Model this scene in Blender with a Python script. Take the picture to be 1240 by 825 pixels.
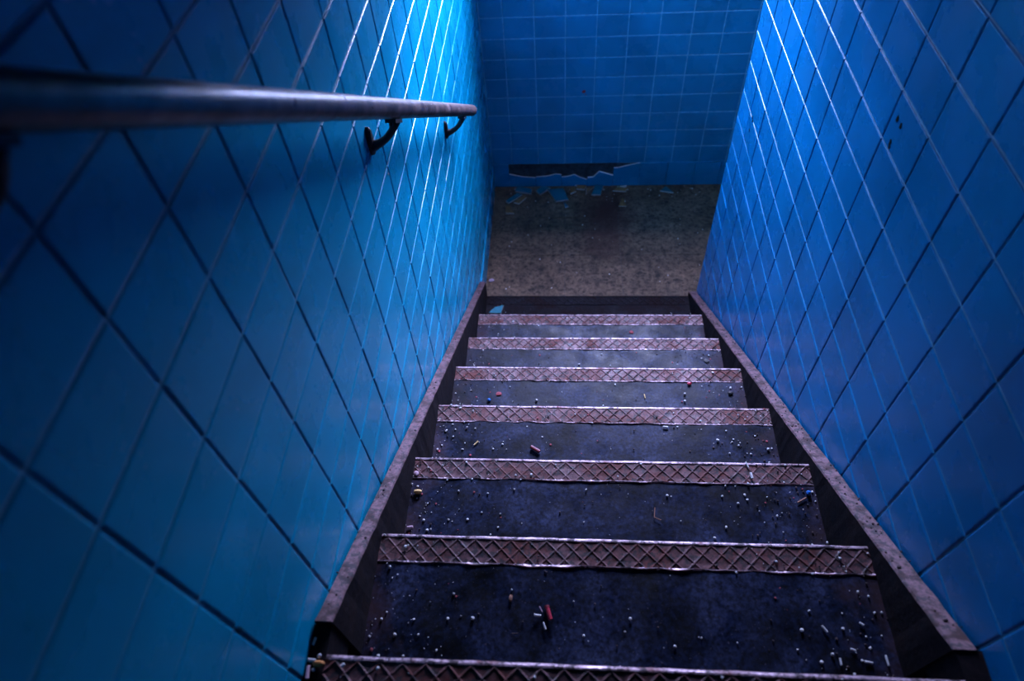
import bpy, bmesh, math, random
from mathutils import Vector, Matrix, Euler, noise

random.seed(7)
scene = bpy.context.scene
for o in list(bpy.data.objects):
    bpy.data.objects.remove(o)
col = scene.collection

# ------------------------------------------------------------------ camera
CAM_LOC = Vector((0.0, 0.0, 2.69))
CAM_ROT = Euler((math.radians(38.0244), math.radians(3.2246), math.radians(2.8222)), 'XYZ')
LENS, SENSOR = 24.0, 36.0
cam_data = bpy.data.cameras.new('camera')
cam_data.lens = LENS
cam_data.sensor_width = SENSOR
cam_data.clip_start = 0.02
cam_data.dof.use_dof = True
cam_data.dof.focus_distance = 1.9
cam_data.dof.aperture_fstop = 2.8
cam = bpy.data.objects.new('camera', cam_data)
cam.location = CAM_LOC
cam.rotation_euler = CAM_ROT
col.objects.link(cam)
scene.camera = cam

# ------------------------------------------------------------------ world, daylight, exposure
WX0, WX1, WZ0, WZ1 = -0.1482, 0.9284, 1.8068, 3.4508      # window opening in the end wall
world = bpy.data.worlds.new('overcast_sky')
world.use_nodes = True
scene.world = world
bg = world.node_tree.nodes['Background']
bg.inputs['Color'].default_value = (0.60, 0.63, 1.0, 1)
bg.inputs['Strength'].default_value = 200.0
pl = bpy.data.lights.new('window_portal', 'AREA')
pl.shape = 'RECTANGLE'
pl.size = WX1 - WX0
pl.size_y = WZ1 - WZ0
pl.cycles.is_portal = True
po = bpy.data.objects.new('window_portal', pl)
po.location = ((WX0 + WX1) / 2, 3.56, (WZ0 + WZ1) / 2)
po.rotation_euler = (math.radians(-90), 0, 0)
col.objects.link(po)
vs = scene.view_settings
vs.view_transform = 'Standard'
vs.look = 'None'
vs.gamma = 1.0
vs.use_curve_mapping = False
vs.exposure = -0.35
scene.cycles.use_adaptive_sampling = False

# ------------------------------------------------------------------ material helpers
def new_mat(name):
    m = bpy.data.materials.new(name)
    m.use_nodes = True
    nt = m.node_tree
    return m, nt, nt.nodes['Principled BSDF']

def N(nt, kind, **kw):
    n = nt.nodes.new(kind)
    for k, v in kw.items():
        if k in n.inputs.keys():
            n.inputs[k].default_value = v
        else:
            setattr(n, k, v)
    return n

def ramp(nt, fac, stops):
    r = nt.nodes.new('ShaderNodeValToRGB')
    e = r.color_ramp.elements
    while len(e) < len(stops):
        e.new(0.5)
    for el, (p, c) in zip(e, stops):
        el.position = p
        el.color = c if len(c) == 4 else (*c, 1)
    nt.links.new(fac, r.inputs['Fac'])
    return r.outputs['Color']

def g(v):
    return (v, v, v, 1)

def mixc(nt, fac, a, b, mode='MIX'):
    m = nt.nodes.new('ShaderNodeMix')
    m.data_type = 'RGBA'
    m.blend_type = mode
    for s, v in ((0, fac), (6, a), (7, b)):
        if hasattr(v, 'default_value'):
            nt.links.new(v, m.inputs[s])
        else:
            m.inputs[s].default_value = v if s == 0 or len(v) == 4 else (*v, 1)
    return m.outputs[2]

def wpos(nt):
    return nt.nodes.new('ShaderNodeNewGeometry').outputs['Position']

def noise_tex(nt, vec, scale, detail=4, rough=0.55, dist=0.0):
    n = N(nt, 'ShaderNodeTexNoise', Scale=scale, Detail=detail, Roughness=rough, Distortion=dist)
    nt.links.new(vec, n.inputs['Vector'])
    return n.outputs['Fac']

def bump(nt, bsdf, h, strength=0.3, dist=0.002):
    b = N(nt, 'ShaderNodeBump', Strength=strength, Distance=dist)
    nt.links.new(h, b.inputs['Height'])
    nt.links.new(b.outputs['Normal'], bsdf.inputs['Normal'])

def tile_mat(name, base, rough=0.25):
    m, nt, b = new_mat(name)
    p = wpos(nt)
    oi = nt.nodes.new('ShaderNodeObjectInfo')
    dark = tuple(c * 0.94 for c in base)
    lite = tuple(min(1, c * 1.05) for c in base)
    c0 = ramp(nt, oi.outputs['Random'], [(0, dark), (1, lite)])
    grime = ramp(nt, noise_tex(nt, p, 3.0, 5), [(0.30, g(0.72)), (0.62, g(1.0))])
    c1 = mixc(nt, 1.0, c0, grime, 'MULTIPLY')
    spk = ramp(nt, noise_tex(nt, p, 140, 3), [(0.70, g(0)), (0.80, g(0.45))])
    c2 = mixc(nt, spk, c1, (0.01, 0.02, 0.03))
    nt.links.new(c2, b.inputs['Base Color'])
    r = ramp(nt, noise_tex(nt, p, 9, 5), [(0.3, g(rough - 0.05)), (0.7, g(rough + 0.1))])
    nt.links.new(r, b.inputs['Roughness'])
    b.inputs['Specular IOR Level'].default_value = 0.32
    bump(nt, b, noise_tex(nt, p, 60, 3), 0.06, 0.001)
    return m

def plain_mat(name, c, rough=0.6, metal=0.0, var=0.25, scale=60, bumpk=0.2):
    m, nt, b = new_mat(name)
    p = wpos(nt)
    f = noise_tex(nt, p, scale, 4)
    c0 = ramp(nt, f, [(0.3, tuple(x * (1 - var) for x in c)), (0.7, tuple(min(1, x * (1 + var)) for x in c))])
    nt.links.new(c0, b.inputs['Base Color'])
    b.inputs['Roughness'].default_value = rough
    b.inputs['Metallic'].default_value = metal
    bump(nt, b, f, bumpk, 0.001)
    return m

MAT = {}
MAT['tile_left'] = tile_mat('blue_green_glazed_tile', (0.0005, 0.27, 0.44))
MAT['tile_right'] = tile_mat('deep_blue_glazed_tile', (0.0005, 0.160, 0.38))
MAT['tile_back'] = tile_mat('blue_glazed_tile', (0.0005, 0.25, 0.46))
MAT['shard'] = tile_mat('teal_shard_glaze', (0.004, 0.12, 0.16))
MAT['grout'] = plain_mat('grout', (0.06, 0.25, 0.36), 0.7)
MAT['pale_grout'] = plain_mat('pale_grout', (0.12, 0.42, 0.60), 0.8)
MAT['mortar'] = plain_mat('old_mortar', (0.03, 0.045, 0.06), 0.95, var=0.6, scale=40, bumpk=0.8)
MAT['plaster'] = plain_mat('dark_plaster', (0.04, 0.045, 0.055), 0.9)
MAT['bisque'] = plain_mat('tan_tile_back', (0.20, 0.10, 0.035), 0.9, var=0.4)
MAT['bisque_edge'] = plain_mat('pale_tile_edge', (0.72, 0.62, 0.56), 0.85, var=0.1)
MAT['white'] = plain_mat('white_chip', (0.5, 0.5, 0.49), 0.6, var=0.1)
MAT['dark_iron'] = plain_mat('black_iron', (0.012, 0.010, 0.012), 0.55, 0.3, var=0.5)
MAT['red'] = plain_mat('red_plastic', (0.35, 0.02, 0.04), 0.4, var=0.3)
MAT['dark_red'] = plain_mat('dark_red_card', (0.20, 0.02, 0.03), 0.5, var=0.3)
MAT['blue_bead'] = plain_mat('blue_bead', (0.03, 0.16, 0.5), 0.3)
MAT['yellow'] = plain_mat('yellow_plaster', (0.62, 0.42, 0.16), 0.8)
MAT['orange'] = plain_mat('orange_chip', (0.5, 0.2, 0.05), 0.8)
MAT['pink'] = plain_mat('pinkish_chip', (0.42, 0.28, 0.34), 0.8)
MAT['twig'] = plain_mat('brown_twig', (0.22, 0.10, 0.06), 0.8)
MAT['stone'] = plain_mat('black_stone', (0.012, 0.012, 0.014), 0.6)
MAT['chip_black'] = plain_mat('black_chip', (0.002, 0.002, 0.002), 0.95)
MAT['chip_black'].node_tree.nodes['Principled BSDF'].inputs['Specular IOR Level'].default_value = 0.02
MAT['crumb'] = plain_mat('dark_crumb', (0.035, 0.022, 0.022), 0.9, var=0.6)
MAT['flake'] = plain_mat('red_flake', (0.22, 0.03, 0.04), 0.8, var=0.5)
MAT['frame'] = plain_mat('painted_steel', (0.25, 0.28, 0.32), 0.5)

def mat_tread():
    m, nt, b = new_mat('worn_dark_tread')
    p = wpos(nt)
    big = noise_tex(nt, p, 7.0, 9, 0.72, 0.5)
    c0 = ramp(nt, big, [(0.36, (0.0008, 0.0014, 0.003)), (0.50, (0.0042, 0.007, 0.019)), (0.66, (0.017, 0.023, 0.050))])
    fine = ramp(nt, noise_tex(nt, p, 120, 4), [(0.35, g(0.35)), (0.65, g(1.7))])
    c1 = mixc(nt, 1.0, c0, fine, 'MULTIPLY')
    spk = ramp(nt, noise_tex(nt, p, 260, 2), [(0.68, g(0)), (0.76, g(0.7))])
    c2 = mixc(nt, spk, c1, (0.09, 0.08, 0.10))
    # rust creeping in from the two ends of each tread
    sx = nt.nodes.new('ShaderNodeSeparateXYZ')
    nt.links.new(p, sx.inputs[0])
    ab = N(nt, 'ShaderNodeMath', operation='SUBTRACT'); ab.inputs[1].default_value = 0.117
    nt.links.new(sx.outputs['X'], ab.inputs[0])
    a2 = N(nt, 'ShaderNodeMath', operation='ABSOLUTE'); nt.links.new(ab.outputs[0], a2.inputs[0])
    ns = N(nt, 'ShaderNodeMath', operation='MULTIPLY_ADD')
    nt.links.new(noise_tex(nt, p, 14, 5), ns.inputs[0]); ns.inputs[1].default_value = 0.35
    nt.links.new(a2.outputs[0], ns.inputs[2])
    edge = ramp(nt, ns.outputs[0], [(0.62, g(0)), (0.76, g(0.7))])
    c3 = mixc(nt, edge, c2, (0.045, 0.020, 0.019))
    nt.links.new(c3, b.inputs['Base Color'])
    rr = ramp(nt, noise_tex(nt, p, 18, 6, 0.65), [(0.30, g(0.34)), (0.70, g(0.60))])
    r2 = mixc(nt, edge, rr, g(0.85))
    nt.links.new(r2, b.inputs['Roughness'])
    b.inputs['Specular IOR Level'].default_value = 0.11
    bump(nt, b, noise_tex(nt, p, 90, 5), 0.35, 0.0015)
    return m
MAT['tread'] = mat_tread()

def mat_metal(name, steel, rust, thr, rough=0.45, metal=0.35, scale=12):
    m, nt, b = new_mat(name)
    p = wpos(nt)
    f = noise_tex(nt, p, scale, 7, 0.65, 0.3)
    fine = noise_tex(nt, p, 150, 4)
    k = ramp(nt, f, [(thr, g(0)), (thr + 0.12, g(1))])
    c = mixc(nt, k, steel, rust)
    c = mixc(nt, 1.0, c, ramp(nt, fine, [(0.3, g(0.5)), (0.7, g(1.35))]), 'MULTIPLY')
    pit = ramp(nt, noise_tex(nt, p, 70, 5, 0.7), [(0.51, g(0)), (0.57, g(0.9))])
    c = mixc(nt, pit, c, (0.012, 0.008, 0.010))
    nt.links.new(c, b.inputs['Base Color'])
    r = ramp(nt, f, [(0.35, g(rough)), (0.65, g(rough + 0.3))])
    nt.links.new(r, b.inputs['Roughness'])
    b.inputs['Metallic'].default_value = metal
    bump(nt, b, fine, 0.4, 0.0015)
    return m
MAT['nosing'] = mat_metal('rusty_checker_steel', (0.088, 0.032, 0.034), (0.085, 0.015, 0.010), 0.47, 0.50, 0.20, 9)
MAT['polished'] = mat_metal('worn_bright_steel', (0.30, 0.22, 0.25), (0.11, 0.045, 0.045), 0.52, 0.34, 0.6, 20)
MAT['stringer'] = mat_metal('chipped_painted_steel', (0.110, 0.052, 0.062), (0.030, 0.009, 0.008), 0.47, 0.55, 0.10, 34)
MAT['black_tread'] = mat_metal('dull_black_steel', (0.006, 0.005, 0.007), (0.010, 0.005, 0.005), 0.5, 0.7, 0.0, 12)
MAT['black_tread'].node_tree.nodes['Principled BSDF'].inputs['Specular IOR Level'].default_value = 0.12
MAT['riser'] = mat_metal('dark_riser_steel', (0.05, 0.04, 0.05), (0.05, 0.02, 0.02), 0.5, 0.6, 0.1, 14)

def mat_rail():
    m, nt, b = new_mat('worn_brown_rail')
    tc = nt.nodes.new('ShaderNodeTexCoord')
    mp = N(nt, 'ShaderNodeMapping')
    mp.inputs['Scale'].default_value = (16, 9, 12)
    nt.links.new(tc.outputs['Object'], mp.inputs['Vector'])
    f = noise_tex(nt, mp.outputs[0], 2.2, 6, 0.6)
    c = ramp(nt, f, [(0.34, (0.020, 0.013, 0.012)), (0.5, (0.065, 0.042, 0.038)), (0.68, (0.15, 0.10, 0.095))])
    nt.links.new(c, b.inputs['Base Color'])
    r = ramp(nt, noise_tex(nt, mp.outputs[0], 5, 5), [(0.3, g(0.27)), (0.7, g(0.46))])
    nt.links.new(r, b.inputs['Roughness'])
    bump(nt, b, f, 0.3, 0.0015)
    return m
MAT['rail'] = mat_rail()

def mat_floor():
    m, nt, b = new_mat('stained_vinyl_floor')
    p = wpos(nt)
    big = noise_tex(nt, p, 4, 6, 0.6)
    c = ramp(nt, big, [(0.30, (0.060, 0.035, 0.021)), (0.62, (0.155, 0.092, 0.056))])
    c = mixc(nt, 1.0, c, ramp(nt, noise_tex(nt, p, 42, 7, 0.75), [(0.36, g(0.10)), (0.60, g(1.35))]), 'MULTIPLY')
    blk = ramp(nt, noise_tex(nt, p, 21, 6, 0.72), [(0.56, g(0)), (0.61, g(0.92))])
    c = mixc(nt, blk, c, (0.008, 0.006, 0.005))
    # red-brown spill in the middle of the landing
    v = N(nt, 'ShaderNodeVectorMath', operation='SUBTRACT')
    nt.links.new(p, v.inputs[0]); v.inputs[1].default_value = (0.24, 3.0, 0)
    v2 = N(nt, 'ShaderNodeVectorMath', operation='MULTIPLY')
    nt.links.new(v.outputs[0], v2.inputs[0]); v2.inputs[1].default_value = (2.75, 1.3, 0)
    ln = N(nt, 'ShaderNodeVectorMath', operation='LENGTH'); nt.links.new(v2.outputs[0], ln.inputs[0])
    sm = N(nt, 'ShaderNodeMath', operation='MULTIPLY_ADD')
    nt.links.new(noise_tex(nt, p, 9, 6, 0.65), sm.inputs[0]); sm.inputs[1].default_value = 0.65
    nt.links.new(ln.outputs['Value'], sm.inputs[2])
    st = ramp(nt, sm.outputs[0], [(0.40, g(0.9)), (0.85, g(0))])
    c = mixc(nt, st, c, (0.055, 0.012, 0.009))
    nt.links.new(c, b.inputs['Base Color'])
    b.inputs['Roughness'].default_value = 0.75
    b.inputs['Specular IOR Level'].default_value = 0.25
    bump(nt, b, noise_tex(nt, p, 80, 4), 0.3, 0.001)
    return m
MAT['floor'] = mat_floor()

def mat_pane():
    m = bpy.data.materials.new('clear_glass_pane')
    m.use_nodes = True
    nt = m.node_tree
    nt.nodes.remove(nt.nodes['Principled BSDF'])
    out = nt.nodes['Material Output']
    t = N(nt, 'ShaderNodeBsdfTransparent'); t.inputs['Color'].default_value = (0.93, 0.95, 1, 1)
    gl = N(nt, 'ShaderNodeBsdfGlossy', Roughness=0.03)
    mx = N(nt, 'ShaderNodeMixShader'); mx.inputs[0].default_value = 0.05
    nt.links.new(t.outputs[0], mx.inputs[1]); nt.links.new(gl.outputs[0], mx.inputs[2])
    nt.links.new(mx.outputs[0], out.inputs['Surface'])
    return m
MAT['pane'] = mat_pane()

# ------------------------------------------------------------------ mesh helpers
class MB:
    def __init__(self):
        self.v, self.f = [], []
    def add(self, vs_, fs_):
        n = len(self.v)
        self.v += [tuple(x) for x in vs_]
        self.f += [tuple(i + n for i in f) for f in fs_]
    def box(self, x0, x1, y0, y1, z0, z1):
        self.add([(x0, y0, z0), (x1, y0, z0), (x1, y1, z0), (x0, y1, z0), (x0, y0, z1), (x1, y0, z1), (x1, y1, z1), (x0, y1, z1)],
                 [(0, 3, 2, 1), (4, 5, 6, 7), (0, 1, 5, 4), (1, 2, 6, 5), (2, 3, 7, 6), (3, 0, 4, 7)])
    def prism(self, poly, z0, z1):      # polygon in x,y extruded in z
        n = len(poly)
        a = sum(poly[i][0] * poly[(i + 1) % n][1] - poly[(i + 1) % n][0] * poly[i][1] for i in range(n))
        if a < 0:
            poly = poly[::-1]
        self.add([(x, y, z0) for x, y in poly] + [(x, y, z1) for x, y in poly],
                 [tuple(range(n))[::-1], tuple(range(n, 2 * n))] + [(i, (i + 1) % n, n + (i + 1) % n, n + i) for i in range(n)])
    def tube(self, pts, r, seg=12, cap=True):
        pts = [Vector(p) for p in pts]
        n0 = len(self.v)
        rs = r if isinstance(r, (list, tuple)) else [r] * len(pts)
        up = Vector((0.31, 0.17, 0.93))
        for i, p in enumerate(pts):
            d = (pts[min(i + 1, len(pts) - 1)] - pts[max(i - 1, 0)]).normalized()
            a = d.cross(up).normalized(); b = d.cross(a).normalized()
            for k in range(seg):
                t = 2 * math.pi * k / seg
                self.v.append(tuple(p + a * math.cos(t) * rs[i] + b * math.sin(t) * rs[i]))
        for i in range(len(pts) - 1):
            for k in range(seg):
                k2 = (k + 1) % seg
                self.f.append((n0 + i * seg + k, n0 + i * seg + k2, n0 + (i + 1) * seg + k2, n0 + (i + 1) * seg + k))
        if cap:
            self.f.append(tuple(n0 + k for k in range(seg))[::-1])
            e = n0 + (len(pts) - 1) * seg
            self.f.append(tuple(e + k for k in range(seg)))
    def mesh(self, name, mat, smooth=False):
        me = bpy.data.meshes.new(name)
        me.from_pydata(self.v, [], self.f)
        bm = bmesh.new(); bm.from_mesh(me)
        bmesh.ops.recalc_face_normals(bm, faces=bm.faces)
        bm.to_mesh(me); bm.free()
        if smooth:
            for p in me.polygons:
                p.use_smooth = True
        if mat:
            me.materials.append(mat)
        return me
    def build(self, name, mat, parent=None, smooth=False, origin=None):
        if origin is not None:
            self.v = [(x - origin[0], y - origin[1], z - origin[2]) for x, y, z in self.v]
        me = self.mesh(name, mat, smooth)
        return link(name, me, parent, origin)

def link(name, me, parent=None, loc=None):
    o = bpy.data.objects.new(name, me)
    col.objects.link(o)
    l = Vector(loc) if loc is not None else Vector((0, 0, 0))
    if parent is not None:
        o.parent = parent
        q = parent
        while q is not None:
            l = l - q.location
            q = q.parent
    o.location = l
    return o

def tag(o, label=None, cat=None, group=None, kind=None):
    if label: o['label'] = label
    if cat: o['category'] = cat
    if group: o['group'] = group
    if kind: o['kind'] = kind
    return o

def empty(name, loc):
    o = bpy.data.objects.new(name, None)
    o.empty_display_size = 0.1
    o.location = loc
    col.objects.link(o)
    return o

CR = CAM_ROT.to_matrix().transposed()
def in_frame(pts, pad=15):
    """image area in pixels of a piece, 0 when out of the photograph's frame (only ranks the pieces)"""
    q = []
    for p in pts:
        c = CR @ (Vector(p) - CAM_LOC)
        if c.z > -0.03:
            return 0
        q.append((620 + 826.7 * c.x / -c.z, 412.5 - 826.7 * c.y / -c.z))
    xs = [a for a, _ in q]; ys = [b for _, b in q]
    if max(xs) < -pad or min(xs) > 1240 + pad or max(ys) < -pad or min(ys) > 825 + pad:
        return 0
    n = len(q)
    return abs(sum(q[i][0] * q[(i + 1) % n][1] - q[(i + 1) % n][0] * q[i][1] for i in range(n))) / 2

# ------------------------------------------------------------------ the setting: walls with their tiles
XL, XR, YB, YC = -0.4184, 0.6602, 3.285, 2.3237
TH = 0.008            # tile thickness
GAP = 0.0022
Z_UP = 1.502          # upper landing
Z_TOP = 3.80
TREAD_Z = [1.502 - 0.198 * i for i in range(8)]
SX0, SX1 = -0.387, 0.6205
NOSE_Y = [0.268 + 0.2897 * i for i in range(8)]

def stringer_left(y):  return 2.69 - 0.9655 - 0.657 * y
def stringer_right(y): return 2.69 - 0.975 - 0.685 * y

_tile_cache = {}
def tile_verts(w, h):
    """cushion-edged tile, face towards +z, w along x, h along y, centred"""
    vs_, fs_ = [], []
    rings = [(0.0, -TH), (0.0, -0.0030), (0.0011, -0.0014), (0.0025, -0.0004), (0.0043, 0.0)]
    for ins, z in rings:
        a, b = w / 2 - ins, h / 2 - ins
        vs_ += [(-a, -b, z), (a, -b, z), (a, b, z), (-a, b, z)]
    for r in range(len(rings) - 1):
        for k in range(4):
            fs_.append((r * 4 + k, r * 4 + (k + 1) % 4, r * 4 + 4 + (k + 1) % 4, r * 4 + 4 + k))
    e = (len(rings) - 1) * 4
    fs_.append((e, e + 1, e + 2, e + 3))
    return vs_, fs_

def tile_mesh(w, h, mat):
    key = (round(w, 4), round(h, 4), mat.name)
    if key not in _tile_cache:
        b = MB(); b.add(*tile_verts(w, h))
        _tile_cache[key] = b.mesh('tile', mat)
    return _tile_cache[key]

def tile_wall(wall, mat, origin, ux, uy, un, cuts_u, cuts_v, skip, seen, limit=300):
    """tiles between the joint lines cuts_u x cuts_v on the plane origin + u*ux + v*uy, facing un"""
    rot = Matrix((ux, uy, un)).transposed()
    cand = []
    for i in range(len(cuts_u) - 1):
        for j in range(len(cuts_v) - 1):
            u0, u1, v0, v1 = cuts_u[i], cuts_u[i + 1], cuts_v[j], cuts_v[j + 1]
            if u1 - u0 < 0.008 or v1 - v0 < 0.008 or skip(u0, u1, v0, v1):
                continue
            P = [origin + ux * a + uy * b for a, b in ((u0, v0), (u1, v0), (u1, v1), (u0, v1))]
            area = in_frame(P) if seen(u0, u1, v0, v1) else 0
            cand.append((area, u0, u1, v0, v1))
    cand.sort(key=lambda t: -t[0])
    rest = MB()
    n = 0
    for area, u0, u1, v0, v1 in cand:
        w, h = u1 - u0 - GAP, v1 - v0 - GAP
        c = origin + ux * (u0 + u1) / 2 + uy * (v0 + v1) / 2 + un * random.uniform(-0.0004, 0.0004)
        tilt = Euler((random.gauss(0, 0.0035), random.gauss(0, 0.0035), random.gauss(0, 0.001))).to_matrix()
        R = rot @ tilt
        if area > 0 and n < limit:
            o = link('tile', tile_mesh(w, h, mat), wall, c)
            o.rotation_euler = R.to_euler()
            n += 1
        else:
            vs_, fs_ = tile_verts(w, h)
            rest.add([R @ Vector(v) + c for v in vs_], fs_)
    if rest.v:
        tag(rest.build('tile_field', mat, wall), kind='stuff')
    return n

def grid(start, step, lo, hi):
    k = math.floor((lo - start) / step) + 1
    out = [lo]
    while start + k * step < hi - 1e-6:
        if start + k * step > lo + 1e-6:
            out.append(start + k * step)
        k += 1
    return out + [hi]

def below_stair(y, z, fn):
    return 0.3 < y < 2.31 and z < fn(y) - 0.02

# left wall
b = MB(); b.box(XL - 0.16, XL - 0.0024, -2.2, YB + 0.25, -0.1, Z_TOP)
wall_left = tag(b.build('wall_left', MAT['grout']), kind='structure',
                label='long blue-green tiled wall on the handrail side of the stairs')
def skipL(u0, u1, v0, v1):
    y0, y1 = u0, u1
    if y0 >= YC - 0.05:
        return v1 <= 0.16
    if y1 < 0.25: return v1 < Z_UP
    return v1 < stringer_left(y1) - 0.25
tile_wall(wall_left, MAT['tile_left'], Vector((XL, 0, 0)), Vector((0, 1, 0)), Vector((0, 0, 1)), Vector((1, 0, 0)),
          grid(0.3827, 0.1545, -2.2, YB), [0.0, 0.155] + grid(1.9011, 0.10904, 0.156, Z_TOP)[1:], skipL,
          lambda u0, u1, v0, v1: not below_stair((u0 + u1) / 2, v1, stringer_left) and v1 > 0.1)
# right wall (ends at the landing corner)
b = MB(); b.box(XR + 0.0024, XR + 0.16, -2.2, YC - 0.004, -0.1, Z_TOP)
wall_right = tag(b.build('wall_right', MAT['grout']), kind='structure',
                 label='deep blue tiled wall on the right of the stairs ending at the landing corner')
def skipR(u0, u1, v0, v1):
    y1 = -u0
    if y1 < 0.25: return v1 < Z_UP
    return v1 < stringer_right(y1) - 0.25
tile_wall(wall_right, MAT['tile_right'], Vector((XR, 0, 0)), Vector((0, -1, 0)), Vector((0, 0, 1)), Vector((-1, 0, 0)),
          [-v for v in grid(1.2422, 0.1545, -2.2, YC)][::-1], grid(1.6767, 0.1112, 0.0, Z_TOP), skipR,
          lambda u0, u1, v0, v1: not below_stair(-(u0 + u1) / 2, v1, stringer_right))
# end wall with the window opening above the landing
XE = 2.2
b = MB()
y0, y1 = YB + 0.0014, YB + 0.30
b.box(XL - 0.16, XE, y0, y1, 0.1635, WZ0); b.box(XL - 0.16, XE, y1 - 0.02, y1, -0.1, 0.1635); b.box(XL - 0.16, XE, y0, y1, WZ1, Z_TOP)
b.box(XL - 0.16, WX0, y0, y1, WZ0, WZ1); b.box(WX1, XE, y0, y1, WZ0, WZ1)
wall_back = tag(b.build('wall_back', MAT['pale_grout']), kind='structure',
                label='blue tiled end wall of the lower landing with broken bottom tiles')
m = MB(); m.box(XL - 0.16, XE, YB + 0.0072, y1 - 0.021, -0.1, 0.163)
m.build('mortar_bed', MAT['mortar'], wall_back)
def skipB(u0, u1, v0, v1):
    return (u1 > WX0 + 0.01 and u0 < WX1 - 0.01 and v1 > WZ0 + 0.01 and v0 < WZ1 - 0.01)
ub = grid(-0.302, 0.1538, XL, XE)
vb = grid(1.0396, 0.1096, 0.163, Z_TOP)
tile_wall(wall_back, MAT['tile_back'], Vector((0, YB, 0)), Vector((1, 0, 0)), Vector((0, 0, 1)), Vector((0, -1, 0)),
          ub, vb, skipB, lambda u0, u1, v0, v1: u0 < 0.85)
# bottom row: base tiles, five of them snapped off
base_j = [XL, -0.326, -0.167, -0.013, 0.140, 0.292, 0.445, 0.603, 0.760, 0.907, 1.06, 1.21, 1.37, 1.52, 1.68, 1.83, 1.99, XE]
broken = {1: [(-0.325, 0.094), (-0.249, 0.074), (-0.168, 0.065)],
          2: [(-0.166, 0.071), (-0.102, 0.076), (-0.045, 0.091), (-0.014, 0.085)],
          3: [(-0.012, 0.068), (0.025, 0.072), (0.063, 0.085), (0.095, 0.065), (0.139, 0.047)],
          4: [(0.141, 0.062), (0.174, 0.065), (0.209, 0.106), (0.291, 0.077)],
          5: [(0.293, 0.130), (0.317, 0.131), (0.350, 0.140), (0.425, 0.160), (0.444, 0.162)]}
for i in range(len(base_j) - 1):
    a, c = base_j[i] + 0.001, base_j[i + 1] - 0.001
    top = broken.get(i, [(a, 0.162), (c, 0.162)])
    prof = [(a, 0.002), (c, 0.002)] + [(min(max(x, a), c), z) for x, z in top[::-1]]
    m = MB()
    n = len(prof)
    t0 = 0.0 if i not in broken else 0.0
    yf, yb = YB - 0.004 + random.uniform(-0.001, 0.001), YB + 0.004
    m.add([(x, yf, z) for x, z in prof] + [(x, yb, z) for x, z in prof],
          [tuple(range(n)), tuple(range(n, 2 * n))[::-1]] + [(k, (k + 1) % n, n + (k + 1) % n, n + k) for k in range(n)])
    o = m.build('base_tile', MAT['tile_back'], wall_back)
    if i in broken:
        o.data.materials.append(MAT['bisque_edge'])
        for p in o.data.polygons:
            if p.normal.z > 0.4:
                p.material_index = 1
        o['label'] = 'broken base tile with a jagged pale upper edge'
# ghost ridges of mortar where the tiles came away
for x in (-0.26, -0.09, 0.02, 0.10, 0.20):
    m = MB(); m.box(x, x + 0.004, YB + 0.0045, YB + 0.0075, 0.075, 0.158)
    m.build('mortar_ridge', MAT['mortar'], wall_back)
# base row of the left landing wall
for i in range(7):
    a = YC + 0.005 + i * 0.1385
    m = MB(); m.box(XL - 0.004, XL + 0.005, a + 0.001, min(a + 0.1375, YB - 0.006), 0.002, 0.155)
    m.build('base_tile', MAT['tile_left'], wall_left)
# spots on the walls
def splat(name, pos, axis, r, mat, parent, squash=1.0):
    m = MB(); k = 9
    c = Vector(pos)
    ring = []
    for i in range(k):
        t = 2 * math.pi * i / k
        rr = r * random.uniform(0.7, 1.2)
        du, dv = rr * math.cos(t) * squash, rr * math.sin(t)
        ring.append(c + (Vector((0, du, dv)) if axis == 'x' else Vector((du, 0, dv))))
    nrm = {'x': Vector((1, 0, 0)) if c.x < 0 else Vector((-1, 0, 0)), 'y': Vector((0, -1, 0))}[axis]
    m.add([p - nrm * 0.001 for p in ring] + [c + (p - c) * 0.7 + nrm * 0.0012 for p in ring],
          [tuple(range(k, 2 * k))] + [(i, (i + 1) % k, k + (i + 1) % k, k + i) for i in range(k)])
    return m.build(name, mat, parent)
for p, r, s in (((XR, 1.215, 1.852), 0.0060, 0.7), ((XR, 1.192, 1.851), 0.0055, 0.7), ((XR, 1.203, 1.804), 0.0065, 0.6), ((XR, 1.200, 1.797), 0.004, 1),
                ((XR, 2.132, 1.238), 0.005, 1), ((XR, 2.120, 1.232), 0.004, 1), ((XR, 2.127, 1.187), 0.006, 0.7)):
    splat('chip_mark', p, 'x', r * 1.5, MAT['chip_black'], wall_right, s)['label'] = 'black chipped spot in the glaze'
splat('paint_spot', (0.105, YB, 0.629), 'y', 0.013, MAT['red'], wall_back)['label'] = 'small red paint spot'
splat('paint_spot', (0.115, YB, 0.612), 'y', 0.004, MAT['red'], wall_back)
splat('paint_spot', (XL, 1.300, 1.669), 'x', 0.004, MAT['pink'], wall_left)['label'] = 'tiny pink paint spot'

# unseen sides that close the stairwell
def shell(name, *box):
    m = MB(); m.box(*box)
    return tag(m.build(name, MAT['plaster']), kind='structure')
shell('wall_corridor', XR + 0.16, XE, YC - 0.15, YC - 0.004, -0.1, Z_TOP)
shell('wall_far', XE, XE + 0.12, YC - 0.15, YB + 0.30, -0.1, Z_TOP)
shell('wall_rear', XL - 0.16, XR + 0.16, -2.32, -2.2, -0.1, Z_TOP)
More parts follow.
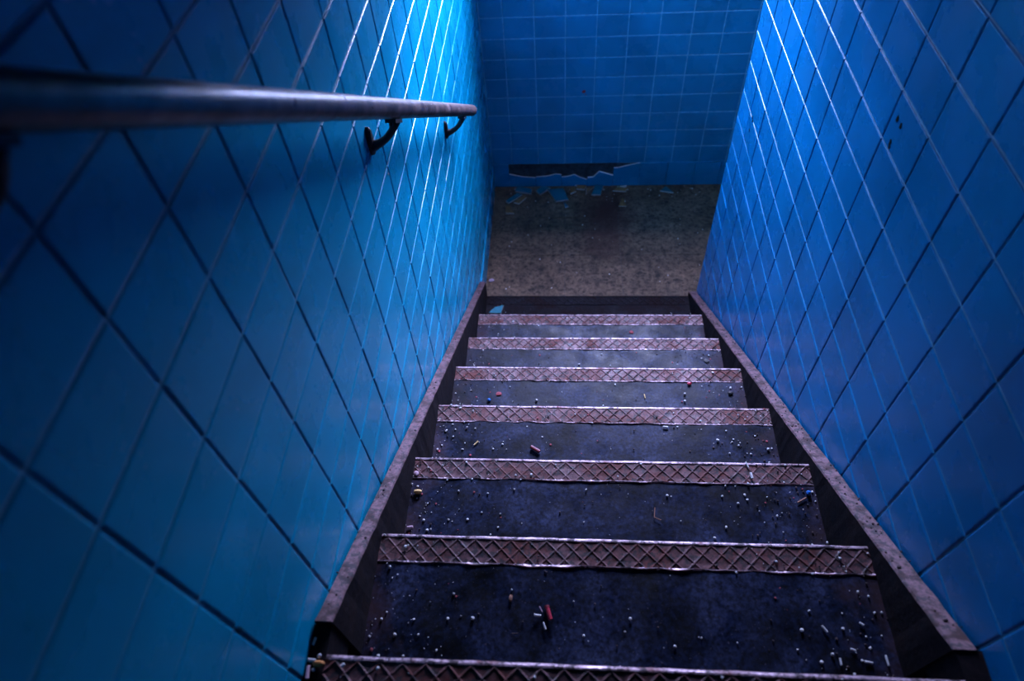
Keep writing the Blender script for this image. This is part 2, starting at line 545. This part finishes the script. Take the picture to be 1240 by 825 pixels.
# unseen slab and header added to shade the near end, and the tall light shaft over the landing
YH, ZH = 2.25, 2.08
def shade_slab(name, ya, za, yb2, zb2, th=0.12):
    m = MB()
    x0, x1 = XL - 0.16, XR + 0.16
    m.add([(x0, ya, za), (x1, ya, za), (x1, yb2, zb2), (x0, yb2, zb2), (x0, ya, za + th), (x1, ya, za + th), (x1, yb2, zb2 + th), (x0, yb2, zb2 + th)],
          [(0, 3, 2, 1), (4, 5, 6, 7), (0, 1, 5, 4), (1, 2, 6, 5), (2, 3, 7, 6), (3, 0, 4, 7)])
    return tag(m.build(name, MAT['plaster']), kind='structure')
shade_slab('added_shade_slope', -0.05, ZH + 0.66 * (YH + 0.05) - 0.05, YH, ZH)  # added out of view, blocks window light from the upper flight
shell('ceiling_upper', XL - 0.16, XR + 0.16, -2.32, -0.05, ZH + 0.66 * (YH + 0.05) - 0.05, ZH + 0.66 * (YH + 0.05) - 0.05 + 0.12)
shell('added_shade_header', XL - 0.16, XR + 0.16, YH - 0.12, YH, ZH + 0.10, Z_TOP)  # added above the slab edge, keeps window light off the near walls
shell('ceiling', XL - 0.16, XE + 0.12, YH - 0.12, YB + 0.30, Z_TOP, Z_TOP + 0.12)
shell('ceiling_corridor', 1.05, XE, YC - 0.004, YB - 0.006, 2.40, 2.52)
shell('wall_shaft', 1.05, 1.17, YC - 0.004, YB - 0.006, 2.52, Z_TOP)

# floors
b = MB(); b.box(XL - 0.16, XE + 0.12, -2.32, YB + 0.30, -0.15, -0.003)
floor = tag(b.build('floor', MAT['stone']), kind='structure', label='stained grey-brown vinyl tile floor of the lower landing')
fx = grid(0.007, 0.306, XL, XE); fy = grid(3.0, 0.305, 2.24, YB + 0.004)
for i in range(len(fx) - 1):
    for j in range(len(fy) - 1):
        m = MB(); e = 0.0007; z = random.uniform(-0.0003, 0.0003)
        cx, cy = (fx[i] + fx[i + 1]) / 2, (fy[j] + fy[j + 1]) / 2
        m.box(fx[i] + e, fx[i + 1] - e, fy[j] + e, fy[j + 1] - e, -0.003, z)
        m.build('floor_tile', MAT['floor'], floor, origin=(cx, cy, 0))
b = MB(); b.box(XL - 0.02, XR + 0.02, -2.2, NOSE_Y[0] - 0.058, Z_UP - 0.12, Z_UP - 0.001)
b.box(XL - 0.002, SX0 - 0.001, NOSE_Y[0] - 0.058, 0.314, Z_UP - 0.12, Z_UP - 0.002)
b.box(SX1 + 0.001, XR + 0.002, NOSE_Y[0] - 0.058, 0.310, Z_UP - 0.12, Z_UP - 0.002)
tag(b.build('floor_upper', MAT['black_tread']), kind='structure', label='dark worn floor of the upper landing at the stair head')

# window in the end wall
win = tag(empty('window_1', ((WX0 + WX1) / 2, YB + 0.17, WZ0)), kind='structure', label='tall steel window high in the end wall')
fy0, fy1 = YB + 0.20, YB + 0.26
m = MB()
m.box(WX0, WX1, fy0, fy1, WZ0, WZ0 + 0.04); m.box(WX0, WX1, fy0, fy1, WZ1 - 0.04, WZ1)
m.box(WX0, WX0 + 0.04, fy0, fy1, WZ0 + 0.04, WZ1 - 0.04); m.box(WX1 - 0.04, WX1, fy0, fy1, WZ0 + 0.04, WZ1 - 0.04)
m.build('window_frame', MAT['frame'], win)
xm = (WX0 + WX1) / 2
m = MB(); m.box(xm - 0.012, xm + 0.012, fy0 + 0.01, fy1 - 0.01, WZ0 + 0.04, WZ1 - 0.04); m.build('glazing_bar', MAT['frame'], win)
zs = [WZ0 + 0.04 + (WZ1 - WZ0 - 0.08) * k / 4 for k in range(5)]
for k in (1, 2, 3):
    for xa, xb in ((WX0 + 0.04, xm - 0.012), (xm + 0.012, WX1 - 0.04)):
        m = MB(); m.box(xa, xb, fy0 + 0.01, fy1 - 0.01, zs[k] - 0.012, zs[k] + 0.012); m.build('glazing_bar', MAT['frame'], win)
for k in range(4):
    for xa, xb in ((WX0 + 0.04, xm - 0.012), (xm + 0.012, WX1 - 0.04)):
        z0 = zs[k] + (0.012 if k else 0); z1 = zs[k + 1] - (0.012 if k < 3 else 0)
        m = MB(); m.box(xa, xb, fy0 + 0.028, fy0 + 0.032, z0, z1); m.build('window_pane', MAT['pane'], win)

# ------------------------------------------------------------------ the staircase
stair = tag(empty('staircase', ((SX0 + SX1) / 2, 1.3, 0)),
            'steel staircase descending between blue tiled walls with diamond-patterned rusty nosings', 'staircase')

def nosing_mesh(idx):
    """checker-plate strip with a rounded front edge, as relief in real geometry"""
    yn, zt = NOSE_Y[idx], TREAD_Z[idx]
    depth = 0.062
    nx, ny = 505, 30
    off = random.uniform(0, 0.037)
    P = 0.0375
    rows = []
    # profile rows: front drop, round, top
    prof = [(yn - 0.003, -0.045, 0), (yn - 0.001, -0.014, 0), (yn, -0.0075, 0), (yn - 0.0008, -0.0042, 0), (yn - 0.0026, -0.0017, 0),
            (yn - 0.0052, -0.0003, 0), (yn - 0.0082, 0.0, 0), (yn - 0.0098, -0.0008, 0)]
    for j in range(ny):
        y = yn - 0.0105 - (depth - 0.0105) * j / (ny - 1)
        prof.append((y, 0.0, 1))
    prof.append((yn - depth - 0.002, -0.004, 0))
    v, f = [], []
    for (y, dz, top) in prof:
        for i in range(nx):
            x = SX0 + (SX1 - SX0) * i / (nx - 1)
            z = dz
            yy = y
            w = noise.noise(Vector((x * 9, y * 9, idx * 3.1)))
            if top:
                t = yn - y
                a = ((x + off + t - 0.010) / P) % 1.0
                c = ((x + off - t + 0.010) / P) % 1.0
                d = min(min(a, 1 - a), min(c, 1 - c)) * P * 0.707
                k = 1.0 - min(1.0, max(0.0, (d - 0.0004) / 0.0020))
                k = k * k * (3 - 2 * k)                       # thin raised lattice of ridges
                wear = 0.75 + 0.55 * w
                z = -0.0014 + 0.0019 * k * wear - 0.0005 * min(1, d / 0.010)
                if t > depth - 0.0032:      # ragged lip against the tread filling
                    z = 0.0010 + 0.0018 * noise.noise(Vector((x * 35, idx * 7.7, 0.3)))
                    yy = y + 0.0050 * noise.noise(Vector((x * 22, idx * 5.3, 1.7)))
                z += 0.0006 * noise.noise(Vector((x * 60, y * 60, idx)))
            else:
                z += 0.0008 * noise.noise(Vector((x * 18, idx * 2.3, 4.4)))
                yy += 0.0012 * noise.noise(Vector((x * 12, idx * 9.3, 2.2)))
            v.append((x, yy, zt + z))
    R = len(prof)
    for j in range(R - 1):
        for i in range(nx - 1):
            f.append((j * nx + i, j * nx + i + 1, (j + 1) * nx + i + 1, (j + 1) * nx + i))
    # close the underside so that it is a solid bar
    n0 = len(v)
    back = yn - depth - 0.002
    v += [(SX0, yn - 0.001, zt - 0.045), (SX1, yn - 0.001, zt - 0.045), (SX1, back, zt - 0.045), (SX0, back, zt - 0.045)]
    f.append((n0, n0 + 3, n0 + 2, n0 + 1))
    m = MB(); m.v, m.f = v, f
    return m

for i in range(8):
    yn, zt = NOSE_Y[i], TREAD_Z[i]
    yb = NOSE_Y[i - 1] - 0.028 if i else yn - 0.075
    # tread filling, gently uneven
    m = MB(); nx, ny = 80, 22
    ya = yn - 0.058
    for j in range(ny):
        for k in range(nx):
            x = SX0 + (SX1 - SX0) * k / (nx - 1); y = ya + (yb - ya) * j / (ny - 1)
            d = 0.0016 * noise.noise(Vector((x * 4, y * 6, i * 2.7))) + 0.0006 * noise.noise(Vector((x * 22, y * 22, i)))
            d -= 0.0015 * math.exp(-((x - 0.117) / 0.22) ** 2)
            m.v.append((x, y, zt - 0.0008 + d))
    for j in range(ny - 1):
        for k in range(nx - 1):
            m.f.append((j * nx + k, j * nx + k + 1, (j + 1) * nx + k + 1, (j + 1) * nx + k))
    m.box(SX0, SX1, yb, ya, zt - 0.04, zt - 0.006)
    tread = m.build('tread', MAT['tread'] if i < 7 else MAT['black_tread'], stair, smooth=False, origin=((SX0 + SX1) / 2, (ya + yb) / 2, zt))
    nos = nosing_mesh(i).build('nosing', MAT['nosing'] if i < 7 else MAT['black_tread'], tread, smooth=False, origin=((SX0 + SX1) / 2, yn, zt))
    nos['label'] = 'rusty diamond-patterned steel nosing' if i < 7 else 'grimy black steel nosing'
    if i < 7:                       # the foot-worn front edge and back lip are rubbed bright
        nos.data.materials.append(MAT['polished'])
        for p in nos.data.polygons:
            t = -p.center.y
            if (t < 0.0090 and p.center.z > -0.012) or 0.0595 < t < 0.0625:
                p.material_index = 1
    # riser under this nosing
    zb = TREAD_Z[i + 1] if i < 7 else 0.0
    m = MB(); m.box(SX0, SX1, yn - 0.030, yn - 0.024, zb - 0.004, zt - 0.03)
    m.build('riser', MAT['riser'], stair)

def stringer(name, xa, xb, fn, ys, ye, seed):
    n = 120
    m = MB()
    for i in range(n + 1):
        y = ys + (ye - ys) * i / n
        z = fn(y)
        ja = 0.0022 * noise.noise(Vector((y * 30, seed, 0.1))) + 0.001 * noise.noise(Vector((y * 90, seed, 0.7)))
        jb = 0.0018 * noise.noise(Vector((y * 30, seed, 5.1)))
        inner, outer = (xb, xa) if seed == 1 else (xa, xb)
        s = 1 if inner > outer else -1
        zt = 0.0012 * noise.noise(Vector((y * 25, seed, 9.9)))
        m.v += [(outer, y, z - 0.29), (outer, y, z - 0.006 + ja), (outer + s * 0.003 + ja, y, z + zt), (inner - s * 0.003 + jb, y, z + zt),
                (inner + jb, y, z - 0.004), (inner + jb * 0.5, y, z - 0.29)]
    for i in range(n):
        for k in range(6):
            k2 = (k + 1) % 6
            m.f.append((i * 6 + k, i * 6 + k2, (i + 1) * 6 + k2, (i + 1) * 6 + k))
    m.f.append(tuple(range(6))); m.f.append(tuple(n * 6 + k for k in range(6))[::-1])
    o = m.build('stringer', MAT['stringer'], stair)
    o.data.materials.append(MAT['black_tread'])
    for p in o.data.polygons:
        if p.normal.z < 0.3:  # side and under faces take a darker steel than the top
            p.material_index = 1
    o['label'] = 'chipped purple-grey steel stringer'
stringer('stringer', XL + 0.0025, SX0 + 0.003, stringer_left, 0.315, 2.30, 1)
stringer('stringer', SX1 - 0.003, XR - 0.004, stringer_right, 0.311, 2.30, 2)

# ------------------------------------------------------------------ handrail
SL = 0.6648
rail = tag(empty('handrail', (-0.35, 2.05, 1.2)), 'worn brown round handrail fixed to the left tiled wall', 'handrail')
def rail_pt(y, x=-0.35): return Vector((x, y, 2.69 - 1.505 - SL * (y - 2.29)))
R_RAIL = 0.0205
m = MB()
pts, rs = [], []
for k in range(61):
    y = -1.3 + (2.272 + 1.3) * k / 60
    pts.append(rail_pt(y)); rs.append(R_RAIL + 0.0004 * noise.noise(Vector((y * 6, 0, 0))))
for dy, r in ((2.278, 0.0195), (2.283, 0.0175), (2.287, 0.0135), (2.289, 0.007)):
    pts.append(rail_pt(dy)); rs.append(r)
m.tube(pts, rs, 28)
m.build('rail', MAT['rail'], rail, smooth=True)
for yb in (0.335, 1.222, 2.052):
    zc = rail_pt(yb).z
    zp = zc - 0.078
    # wall plate: rounded upright plate
    m = MB(); k = 16
    ring = []
    for i in range(k):
        t = 2 * math.pi * i / k
        ring.append((0.013 * math.cos(t), 0.037 * math.sin(t) * (1 if abs(math.sin(t)) < 0.9 else 0.97)))
    m.add([(XL, yb + a, zp + c) for a, c in ring] + [(XL + 0.006, yb + a * 0.95, zp + c * 0.97) for a, c in ring] + [(XL + 0.010, yb + a * 0.6, zp + c * 0.8) for a, c in ring],
          [(i, (i + 1) % k, k + (i + 1) % k, k + i) for i in range(k)] + [(k + i, k + (i + 1) % k, 2 * k + (i + 1) % k, 2 * k + i) for i in range(k)] + [tuple(range(2 * k, 3 * k))])
    br = m.build('bracket', MAT['dark_iron'], rail, origin=(XL, yb, zp))
    br['label'] = 'black iron wall bracket'
    m = MB()
    q0, q3 = Vector((XL + 0.006, yb, zp - 0.012)), rail_pt(yb) + Vector((0, 0, -0.030))
    mid = Vector((XL + 0.045, yb + 0.002, zp - 0.004))
    arm = []
    for i in range(9):
        t = i / 8
        arm.append(q0 * (1 - t) ** 2 + mid * 2 * t * (1 - t) + q3 * t * t)
    m.tube(arm, [0.013, 0.0105, 0.009, 0.0085, 0.008, 0.008, 0.008, 0.009, 0.010], 10)
    m.build('bracket_arm', MAT['dark_iron'], br, smooth=True)
    # saddle plate under the rail
    d = Vector((0, 1, -SL)).normalized(); side = Vector((1, 0, 0)); up = side.cross(d)
    c = rail_pt(yb) - up * (R_RAIL + 0.0035)
    m = MB()
    vs_ = []
    for a in (-0.030, 0.030):
        for s_ in (-0.011, 0.011):
            for h in (-0.004, 0.004):
                vs_.append(c + d * a + side * s_ + up * (h + 0.0))
    m.add(vs_, [(0, 1, 3, 2), (4, 6, 7, 5), (0, 4, 5, 1), (2, 3, 7, 6), (0, 2, 6, 4), (1, 5, 7, 3)])
    for a in (-0.024, 0.024):
        m.tube([c + d * a - up * 0.010, c + d * a - up * 0.003], 0.005, 8)
    m.build('saddle', MAT['dark_iron'], br)

# ------------------------------------------------------------------ broken tile shards
def shard(poly, z, kind, label, group='tile shards on the landing', tilt=(0, 0), name='tile_shard', th=0.007):
    cx = sum(p[0] for p in poly) / len(poly); cy = sum(p[1] for p in poly) / len(poly)
    m = MB(); m.prism([(x - cx, y - cy) for x, y in poly], 0, th)
    top = {'blue': MAT['shard'], 'tan': MAT['bisque'], 'white': MAT['white']}[kind]
    o = m.build(name, top, origin=None)
    o.location = (cx, cy, z)
    o.rotation_euler = (tilt[0], tilt[1], 0)
    o.data.materials.append(MAT['bisque_edge'])
    for p in o.data.polygons:
        if abs(p.normal.z) < 0.5:
            p.material_index = 1
    return tag(o, label, 'tile shard', group)
FZ = 0.0006
S = [
 ('blue', [(-0.281, 3.270), (-0.192, 3.247), (-0.194, 3.208), (-0.291, 3.229)], 'four-sided blue tile shard nearest the left corner against the end wall', (0.06, 0)),
 ('blue', [(-0.129, 3.272), (-0.080, 3.262), (-0.143, 3.192), (-0.166, 3.222)], 'blue tile shard with a long pale edge, left of the biggest shard', (0, 0.10)),
 ('blue', [(-0.096, 3.240), (-0.003, 3.248), (0.028, 3.151), (-0.044, 3.138)], 'biggest blue tile shard lying flat in the pile by the end wall', (0.03, 0)),
 ('blue', [(0.000, 3.128), (0.028, 3.089), (0.010, 3.083)], 'tiny blue tile splinter just in front of the biggest shard', (0, 0)),
 ('blue', [(-0.343, 3.124), (-0.278, 3.214), (-0.248, 3.204), (-0.327, 3.109)], 'long dark blue tile strip with a white edge at the left of the pile', (0, 0.16)),
 ('tan', [(-0.293, 3.118), (-0.239, 3.194), (-0.222, 3.174), (-0.264, 3.112)], 'narrow upturned tan shard beside the long blue strip', (0, 0.1)),
 ('tan', [(-0.341, 3.086), (-0.320, 3.090), (-0.289, 3.036), (-0.337, 3.035)], 'small upturned tan shard with an L of white edge, foremost at the left', (0.08, 0)),
 ('tan', [(0.037, 3.247), (0.067, 3.252), (0.073, 3.213), (0.041, 3.199)], 'upturned brown shard with a white left edge, right of the biggest shard', (0, -0.15)),
 ('tan', [(0.078, 3.276), (0.134, 3.276), (0.126, 3.240), (0.078, 3.246)], 'upturned brown shard flat against the end wall in the middle of the pile', (0.05, 0)),
 ('tan', [(0.136, 3.240), (0.172, 3.249), (0.129, 3.183)], 'triangular upturned brown shard with broad pale edges', (0, 0.2)),
 ('blue', [(0.190, 3.272), (0.236, 3.271), (0.218, 3.191), (0.165, 3.192)], 'square-ended blue tile shard at the right of the brown shards', (0.05, 0.03)),
 ('tan', [(0.291, 3.223), (0.320, 3.252), (0.380, 3.242), (0.366, 3.217)], 'dark brown upturned shard with a white front edge, under the full base tile', (0.1, 0)),
 ('white', [(0.334, 3.262), (0.376, 3.274), (0.372, 3.261)], 'slim white sliver behind the dark brown shard', (0, 0)),
 ('tan', [(0.343, 3.141), (0.364, 3.084), (0.319, 3.085)], 'little pyramid-like tan shard standing alone ahead of the pile', (0.3, 0)),
 ('blue', [(0.604, 3.256), (0.645, 3.202), (0.569, 3.218)], 'lone blue triangular shard near the right wall corner', (0.05, 0)),
 ('white', [(0.068, 3.280), (0.074, 3.282), (0.092, 3.280), (0.086, 3.278)], 'tiny white sliver against the base of the end wall', (0, 0)),
]
for kind, poly, lab, tl in S:
    z = FZ + 0.5 * 0.08 * (abs(tl[0]) + abs(tl[1])) * 1.0
    shard(poly, z + 0.001, kind, lab, tilt=(tl[0] * 1.5, tl[1] * 1.5), th=0.0085)
shard([(-0.367, 2.174), (-0.339, 2.209), (-0.296, 2.222), (-0.307, 2.172)], TREAD_Z[7] + 0.002, 'blue',
      'blue tile shard lying on the lowest step at its left end', group=None, tilt=(0.04, 0))

# ------------------------------------------------------------------ loose litter on the steps
def rod(name, a, b_, n, r, mat, label, cat, seg=8, group=None, parts=None, z=None):
    zz = (TREAD_Z[n - 1] if z is None else z) + r + 0.0012
    A, B = Vector((*a, zz)), Vector((*b_, zz))
    c = (A + B) / 2
    m = MB(); m.tube([A, A + (B - A) * 0.04, A + (B - A) * 0.96, B], [r * 0.85, r, r, r * 0.85], seg)
    o = m.build(name, mat, origin=c, smooth=False)
    return tag(o, label, cat, group)

def pebble(name, pos, n, r, mat, label, cat, sq=(1, 1, 1), group=None, z=None):
    bm = bmesh.new()
    bmesh.ops.create_icosphere(bm, subdivisions=2, radius=r)
    sd = random.uniform(0, 50)
    for v in bm.verts:
        v.co *= 1 + 0.28 * noise.noise(v.co / r * 0.9 + Vector((sd, 0, 0)))
        v.co = Vector((v.co.x * sq[0], v.co.y * sq[1], v.co.z * sq[2]))
    me = bpy.data.meshes.new(name); bm.to_mesh(me); bm.free()
    me.materials.append(mat)
    zz = (TREAD_Z[n - 1] if z is None else z) + r * sq[2] * 0.85
    return tag(link(name, me, None, (*pos, zz)), label, cat, group)

# second step from the top
t = tag(empty('red_tube', (-0.026, 0.4015, TREAD_Z[1])), 'small red plastic tube lying on the second step', 'tube')
A, B = Vector((-0.030, 0.414, TREAD_Z[1] + 0.0055)), Vector((-0.022, 0.389, TREAD_Z[1] + 0.0055))
m = MB(); m.tube([A, B], 0.0044, 12, cap=True); m.build('tube_body', MAT['red'], t)
m = MB(); m.tube([A + (A - B) * 0.04, A - (A - B) * 0.10], 0.0050, 12); m.build('tube_rim', MAT['dark_red'], t)
rod('plaster_chip', (-0.054, 0.397), (-0.041, 0.396), 2, 0.0024, MAT['white'], 'white chip just left of the red tube', 'chip')
rod('plaster_chip', (-0.036, 0.384), (-0.031, 0.371), 2, 0.0020, MAT['white'], 'white chip just in front of the red tube', 'chip')
rod('grey_splinter', (-0.044, 0.414), (-0.038, 0.404), 2, 0.0009, MAT['pink'], 'thin grey splinter touching the red tube', 'splinter')
pebble('brown_flake', (-0.102, 0.428), 2, 0.006, MAT['twig'], 'brown curled flake on the second step left of the red tube', 'flake', (0.6, 1.3, 0.5))
rod('grey_splinter', (-0.097, 0.361), (-0.084, 0.362), 2, 0.0012, MAT['crumb'], 'dark grey splinter near the back of the second step', 'splinter')
for i, (a, c) in enumerate([((0.491, 0.396), (0.499, 0.384)), ((0.562, 0.404), (0.569, 0.399)), ((0.534, 0.356), (0.543, 0.353)),
                            ((0.511, 0.339), (0.511, 0.327)), ((0.554, 0.335), (0.568, 0.333)), ((0.594, 0.347), (0.595, 0.329))]):
    lab = ['slanting white stick in mid-tread on the second step, right half', 'short white stick with a bead beside it, second step by the right stringer',
           'short white stick lying crosswise near the back right of the second step', 'upright white stick nearest the landing edge, right of centre',
           'bent white stick near the back edge of the second step', 'longest white stick at the right end of the second step'][i]
    rod('white_stick', a, c, 2, 0.0019, MAT['white'], lab, 'stick', group='white sticks on the second step')
pebble('white_bead', (0.499, 0.345), 2, 0.0032, MAT['white'], 'white bead near the back of the second step among the sticks', 'bead')
# third step
pebble('yellow_chip', (-0.364, 0.745), 3, 0.010, MAT['yellow'], 'yellowish plaster chip at the left end of the third step', 'chip', (1.1, 0.55, 0.7))
rod('pink_chip', (-0.378, 0.650), (-0.364, 0.652), 3, 0.0035, MAT['pink'], 'pinkish chip at the back left corner of the third step', 'chip')
pebble('grey_chip', (-0.376, 0.797), 3, 0.007, MAT['pink'], 'pale grey chip on the third nosing by the left stringer', 'chip', (1, 1, 0.5))
rod('white_stick', (0.462, 0.846), (0.467, 0.829), 3, 0.0017, MAT['white'], 'thin white stick on the third diamond nosing', 'stick')
rod('plaster_chip', (0.469, 0.815), (0.471, 0.799), 3, 0.0032, MAT['white'], 'stubby white chip on the third diamond nosing', 'chip')
pebble('white_bead', (0.459, 0.785), 3, 0.0036, MAT['white'], 'white bead behind the stubby chip on the third step', 'bead')
pebble('blue_bead', (0.598, 0.763), 3, 0.0062, MAT['blue_bead'], 'blue bead at the right end of the third step', 'bead')
rod('twig', (0.568, 0.738), (0.591, 0.751), 3, 0.0020, MAT['twig'], 'brown twig beside the blue bead on the third step', 'twig')
m = MB(); z3 = TREAD_Z[2] + 0.003
m.tube([(0.225, 0.717, z3), (0.222, 0.692, z3), (0.237, 0.685, z3)], 0.0012, 6)
tag(m.build('twig', MAT['twig'], origin=(0.226, 0.697, z3)), 'thin L-shaped brown twig in the middle of the third step', 'twig')
# fourth step
t = tag(empty('red_stub', (-0.08, 0.98, TREAD_Z[3])), 'dark red striped stub near the back of the fourth step', 'stub')
A, B = Vector((-0.093, 0.988, TREAD_Z[3] + 0.0065)), Vector((-0.067, 0.972, TREAD_Z[3] + 0.0065))
m = MB(); m.tube([A, B], 0.0052, 10); m.build('stub_body', MAT['dark_red'], t)
m = MB(); m.tube([A + (B - A) * 0.15 + Vector((0.001, 0.002, 0.0047)), A + (B - A) * 0.85 + Vector((0.001, 0.002, 0.0047))], 0.0009, 6); m.build('stripe', MAT['pink'], t)
rod('twig', (-0.263, 0.992), (-0.251, 1.006), 4, 0.0018, MAT['yellow'], 'pale twig on the left half of the fourth step', 'twig')
rod('plaster_chip', (0.297, 1.064), (0.312, 1.062), 4, 0.0028, MAT['white'], 'white chip against the back of the fourth nosing', 'chip')
pebble('white_bead', (0.451, 1.020), 4, 0.0045, MAT['white'], 'white bead in the right half of the fourth step', 'bead')
pebble('white_bead', (0.590, 0.993), 4, 0.0045, MAT['white'], 'white bead beside the right stringer on the fourth step', 'bead')
# fifth step
pebble('blue_bead', (-0.254, 1.279), 5, 0.0058, MAT['blue_bead'], 'blue bead at the left of the fifth step', 'bead')
pebble('white_bead', (-0.090, 1.281), 5, 0.0045, MAT['white'], 'white bead near the middle of the fifth step', 'bead')
pebble('red_flake', (-0.222, 1.307), 5, 0.008, MAT['flake'], 'dark red flake beside the blue bead on the fifth step', 'flake', (1.3, 1, 0.3))
pebble('red_bit', (0.434, 1.355), 5, 0.0065, MAT['red'], 'shiny red bit behind the fifth nosing', 'litter', (1.2, 1, 0.7))
pebble('black_stone', (0.568, 1.317), 5, 0.0075, MAT['stone'], 'black pebble at the right end of the fifth step', 'pebble', (1.2, 1, 0.7))
rod('white_stick', (0.278, 1.311), (0.280, 1.294), 5, 0.0016, MAT['yellow'], 'pale little stick in mid-tread on the fifth step', 'stick')
pebble('white_bead', (0.415, 1.313), 5, 0.0042, MAT['white'], 'pale bead behind the shiny red bit, nearer the fifth nosing', 'bead')
pebble('white_bead', (0.412, 1.284), 5, 0.0042, MAT['white'], 'pale bead at the back of the fifth step behind the red bit', 'bead')
pebble('black_flake', (0.555, 1.60), 6, 0.009, MAT['stone'], 'black flake at the right end of the sixth step', 'flake', (1.2, 1, 0.3))
pebble('red_flake', (0.30, 1.90), 7, 0.008, MAT['flake'], 'red flake on the right half of the seventh step', 'flake', (1.2, 1, 0.3))
pebble('white_chip', (-0.385, 2.505), 8, 0.011, MAT['pink'], 'pale chip on the landing floor beside the left wall', 'chip', (1.4, 1, 0.5), z=0.0)
# heap at the head of the left stringer
pebble('orange_chip', (-0.396, 0.252), 1, 0.007, MAT['orange'], 'orange-brown chip at the head of the left stringer', 'chip', (1.6, 0.8, 0.6))
for i, (a, c, r) in enumerate([((-0.415, 0.257), (-0.402, 0.256), 0.0030), ((-0.410, 0.292), (-0.412, 0.280), 0.0022), ((-0.412, 0.248), (-0.410, 0.228), 0.0032), ((-0.358, 0.249), (-0.353, 0.253), 0.0025)]):
    rod('plaster_chip', a, c, 1, r, MAT['white'] if i != 2 else MAT['pink'],
        ['white stick beside the orange chip', 'pale splinter leaning at the left stringer end', 'pale curled scrap at the left wall in front of the orange chip', 'white chip on the top nosing near its left end'][i], 'chip')
pebble('white_bead', (-0.398, 0.264), 1, 0.0036, MAT['white'], 'white bead at the end of the left stringer', 'bead')
pebble('white_bead', (-0.403, 0.243), 1, 0.0030, MAT['white'], 'small white bead right behind the orange chip', 'bead')

# uncountable grit
def scatter(name, label, count, rmin, rmax, mat, where, cat, flat=0.8):
    m = MB()
    bm = bmesh.new(); bmesh.ops.create_icosphere(bm, subdivisions=1, radius=1.0)
    bv = [v.co.copy() for v in bm.verts]; bm.verts.index_update()
    bf = [tuple(v.index for v in f.verts) for f in bm.faces]; bm.free()
    bo = ([Vector(v) for v in ((1, 0, 0), (-1, 0, 0), (0, 1, 0), (0, -1, 0), (0, 0, 1), (0, 0, -1))],
          [(0, 2, 4), (2, 1, 4), (1, 3, 4), (3, 0, 4), (2, 0, 5), (1, 2, 5), (3, 1, 5), (0, 3, 5)])
    for _ in range(count):
        x, y, z = where()
        r = rmin + (rmax - rmin) * random.random() ** 2.5
        R = Euler((random.uniform(0, 6), random.uniform(0, 6), random.uniform(0, 6))).to_matrix()
        sx, sy = random.uniform(0.7, 1.4), random.uniform(0.7, 1.2)
        bvs, bfs = (bv, bf) if r > 0.0016 else bo
        pts = [R @ Vector((v.x * sx, v.y * sy, v.z)) for v in bvs]
        m.add([(x + p.x * r, y + p.y * r, z + (p.z + 0.8) * r * flat) for p in pts], bfs)
    return tag(m.build(name, mat), label, cat, kind='stuff')

def on_steps(wts, sides, lo=0.0, hi=1.0):
    def f():
        n = random.choices(range(1, 9), wts)[0]
        i = n - 1
        y1 = NOSE_Y[i] - 0.004
        y0 = (NOSE_Y[i - 1] if i else NOSE_Y[0] - 0.1)
        k = random.random()
        if k < sides[0]:
            x = SX0 + abs(random.gauss(0, 0.10))
        elif k < sides[0] + sides[1]:
            x = SX1 - abs(random.gauss(0, 0.11))
        else:
            x = random.uniform(SX0, SX1)
        x = min(max(x, SX0 + 0.004), SX1 - 0.004)
        return x, random.uniform(y0, y1), TREAD_Z[i] - 0.0005
    return f
def on_floor():
    return random.uniform(XL + 0.01, 0.8), random.uniform(2.33, 3.27) if random.random() < 0.5 else 3.27 - abs(random.gauss(0, 0.08)), 0.0
scatter('plaster_grit', 'scattered white plaster grit on the steps', 900, 0.0009, 0.0038, MAT['white'], on_steps([1, 4, 5, 5, 3, 2, 1, 0.5], (0.42, 0.28)), 'grit')
scatter('dirt_crumbs', 'dark crumbs of dirt and rust on the steps', 1500, 0.0007, 0.0030, MAT['crumb'], on_steps([0.5, 2, 3, 4, 4, 3, 2, 1], (0.25, 0.40)), 'dirt')
scatter('paint_flakes', 'small red-brown paint flakes on the steps', 220, 0.0010, 0.0040, MAT['flake'], on_steps([0.5, 1, 3, 4, 4, 3, 2, 1], (0.2, 0.4)), 'flakes', 0.4)
scatter('landing_dust', 'pale plaster crumbs on the landing floor', 160, 0.0010, 0.0045, MAT['bisque_edge'], on_floor, 'crumbs')
def on_stringer():
    y = random.uniform(0.33, 2.2)
    if random.random() < 0.3:
        return random.uniform(XL + 0.003, SX0), y, stringer_left(y)
    return random.uniform(SX1, XR - 0.003), y, stringer_right(y)
scatter('stringer_dirt', 'crumbs of dirt lying along the stringers', 420, 0.0008, 0.0028, MAT['crumb'], on_stringer, 'dirt')
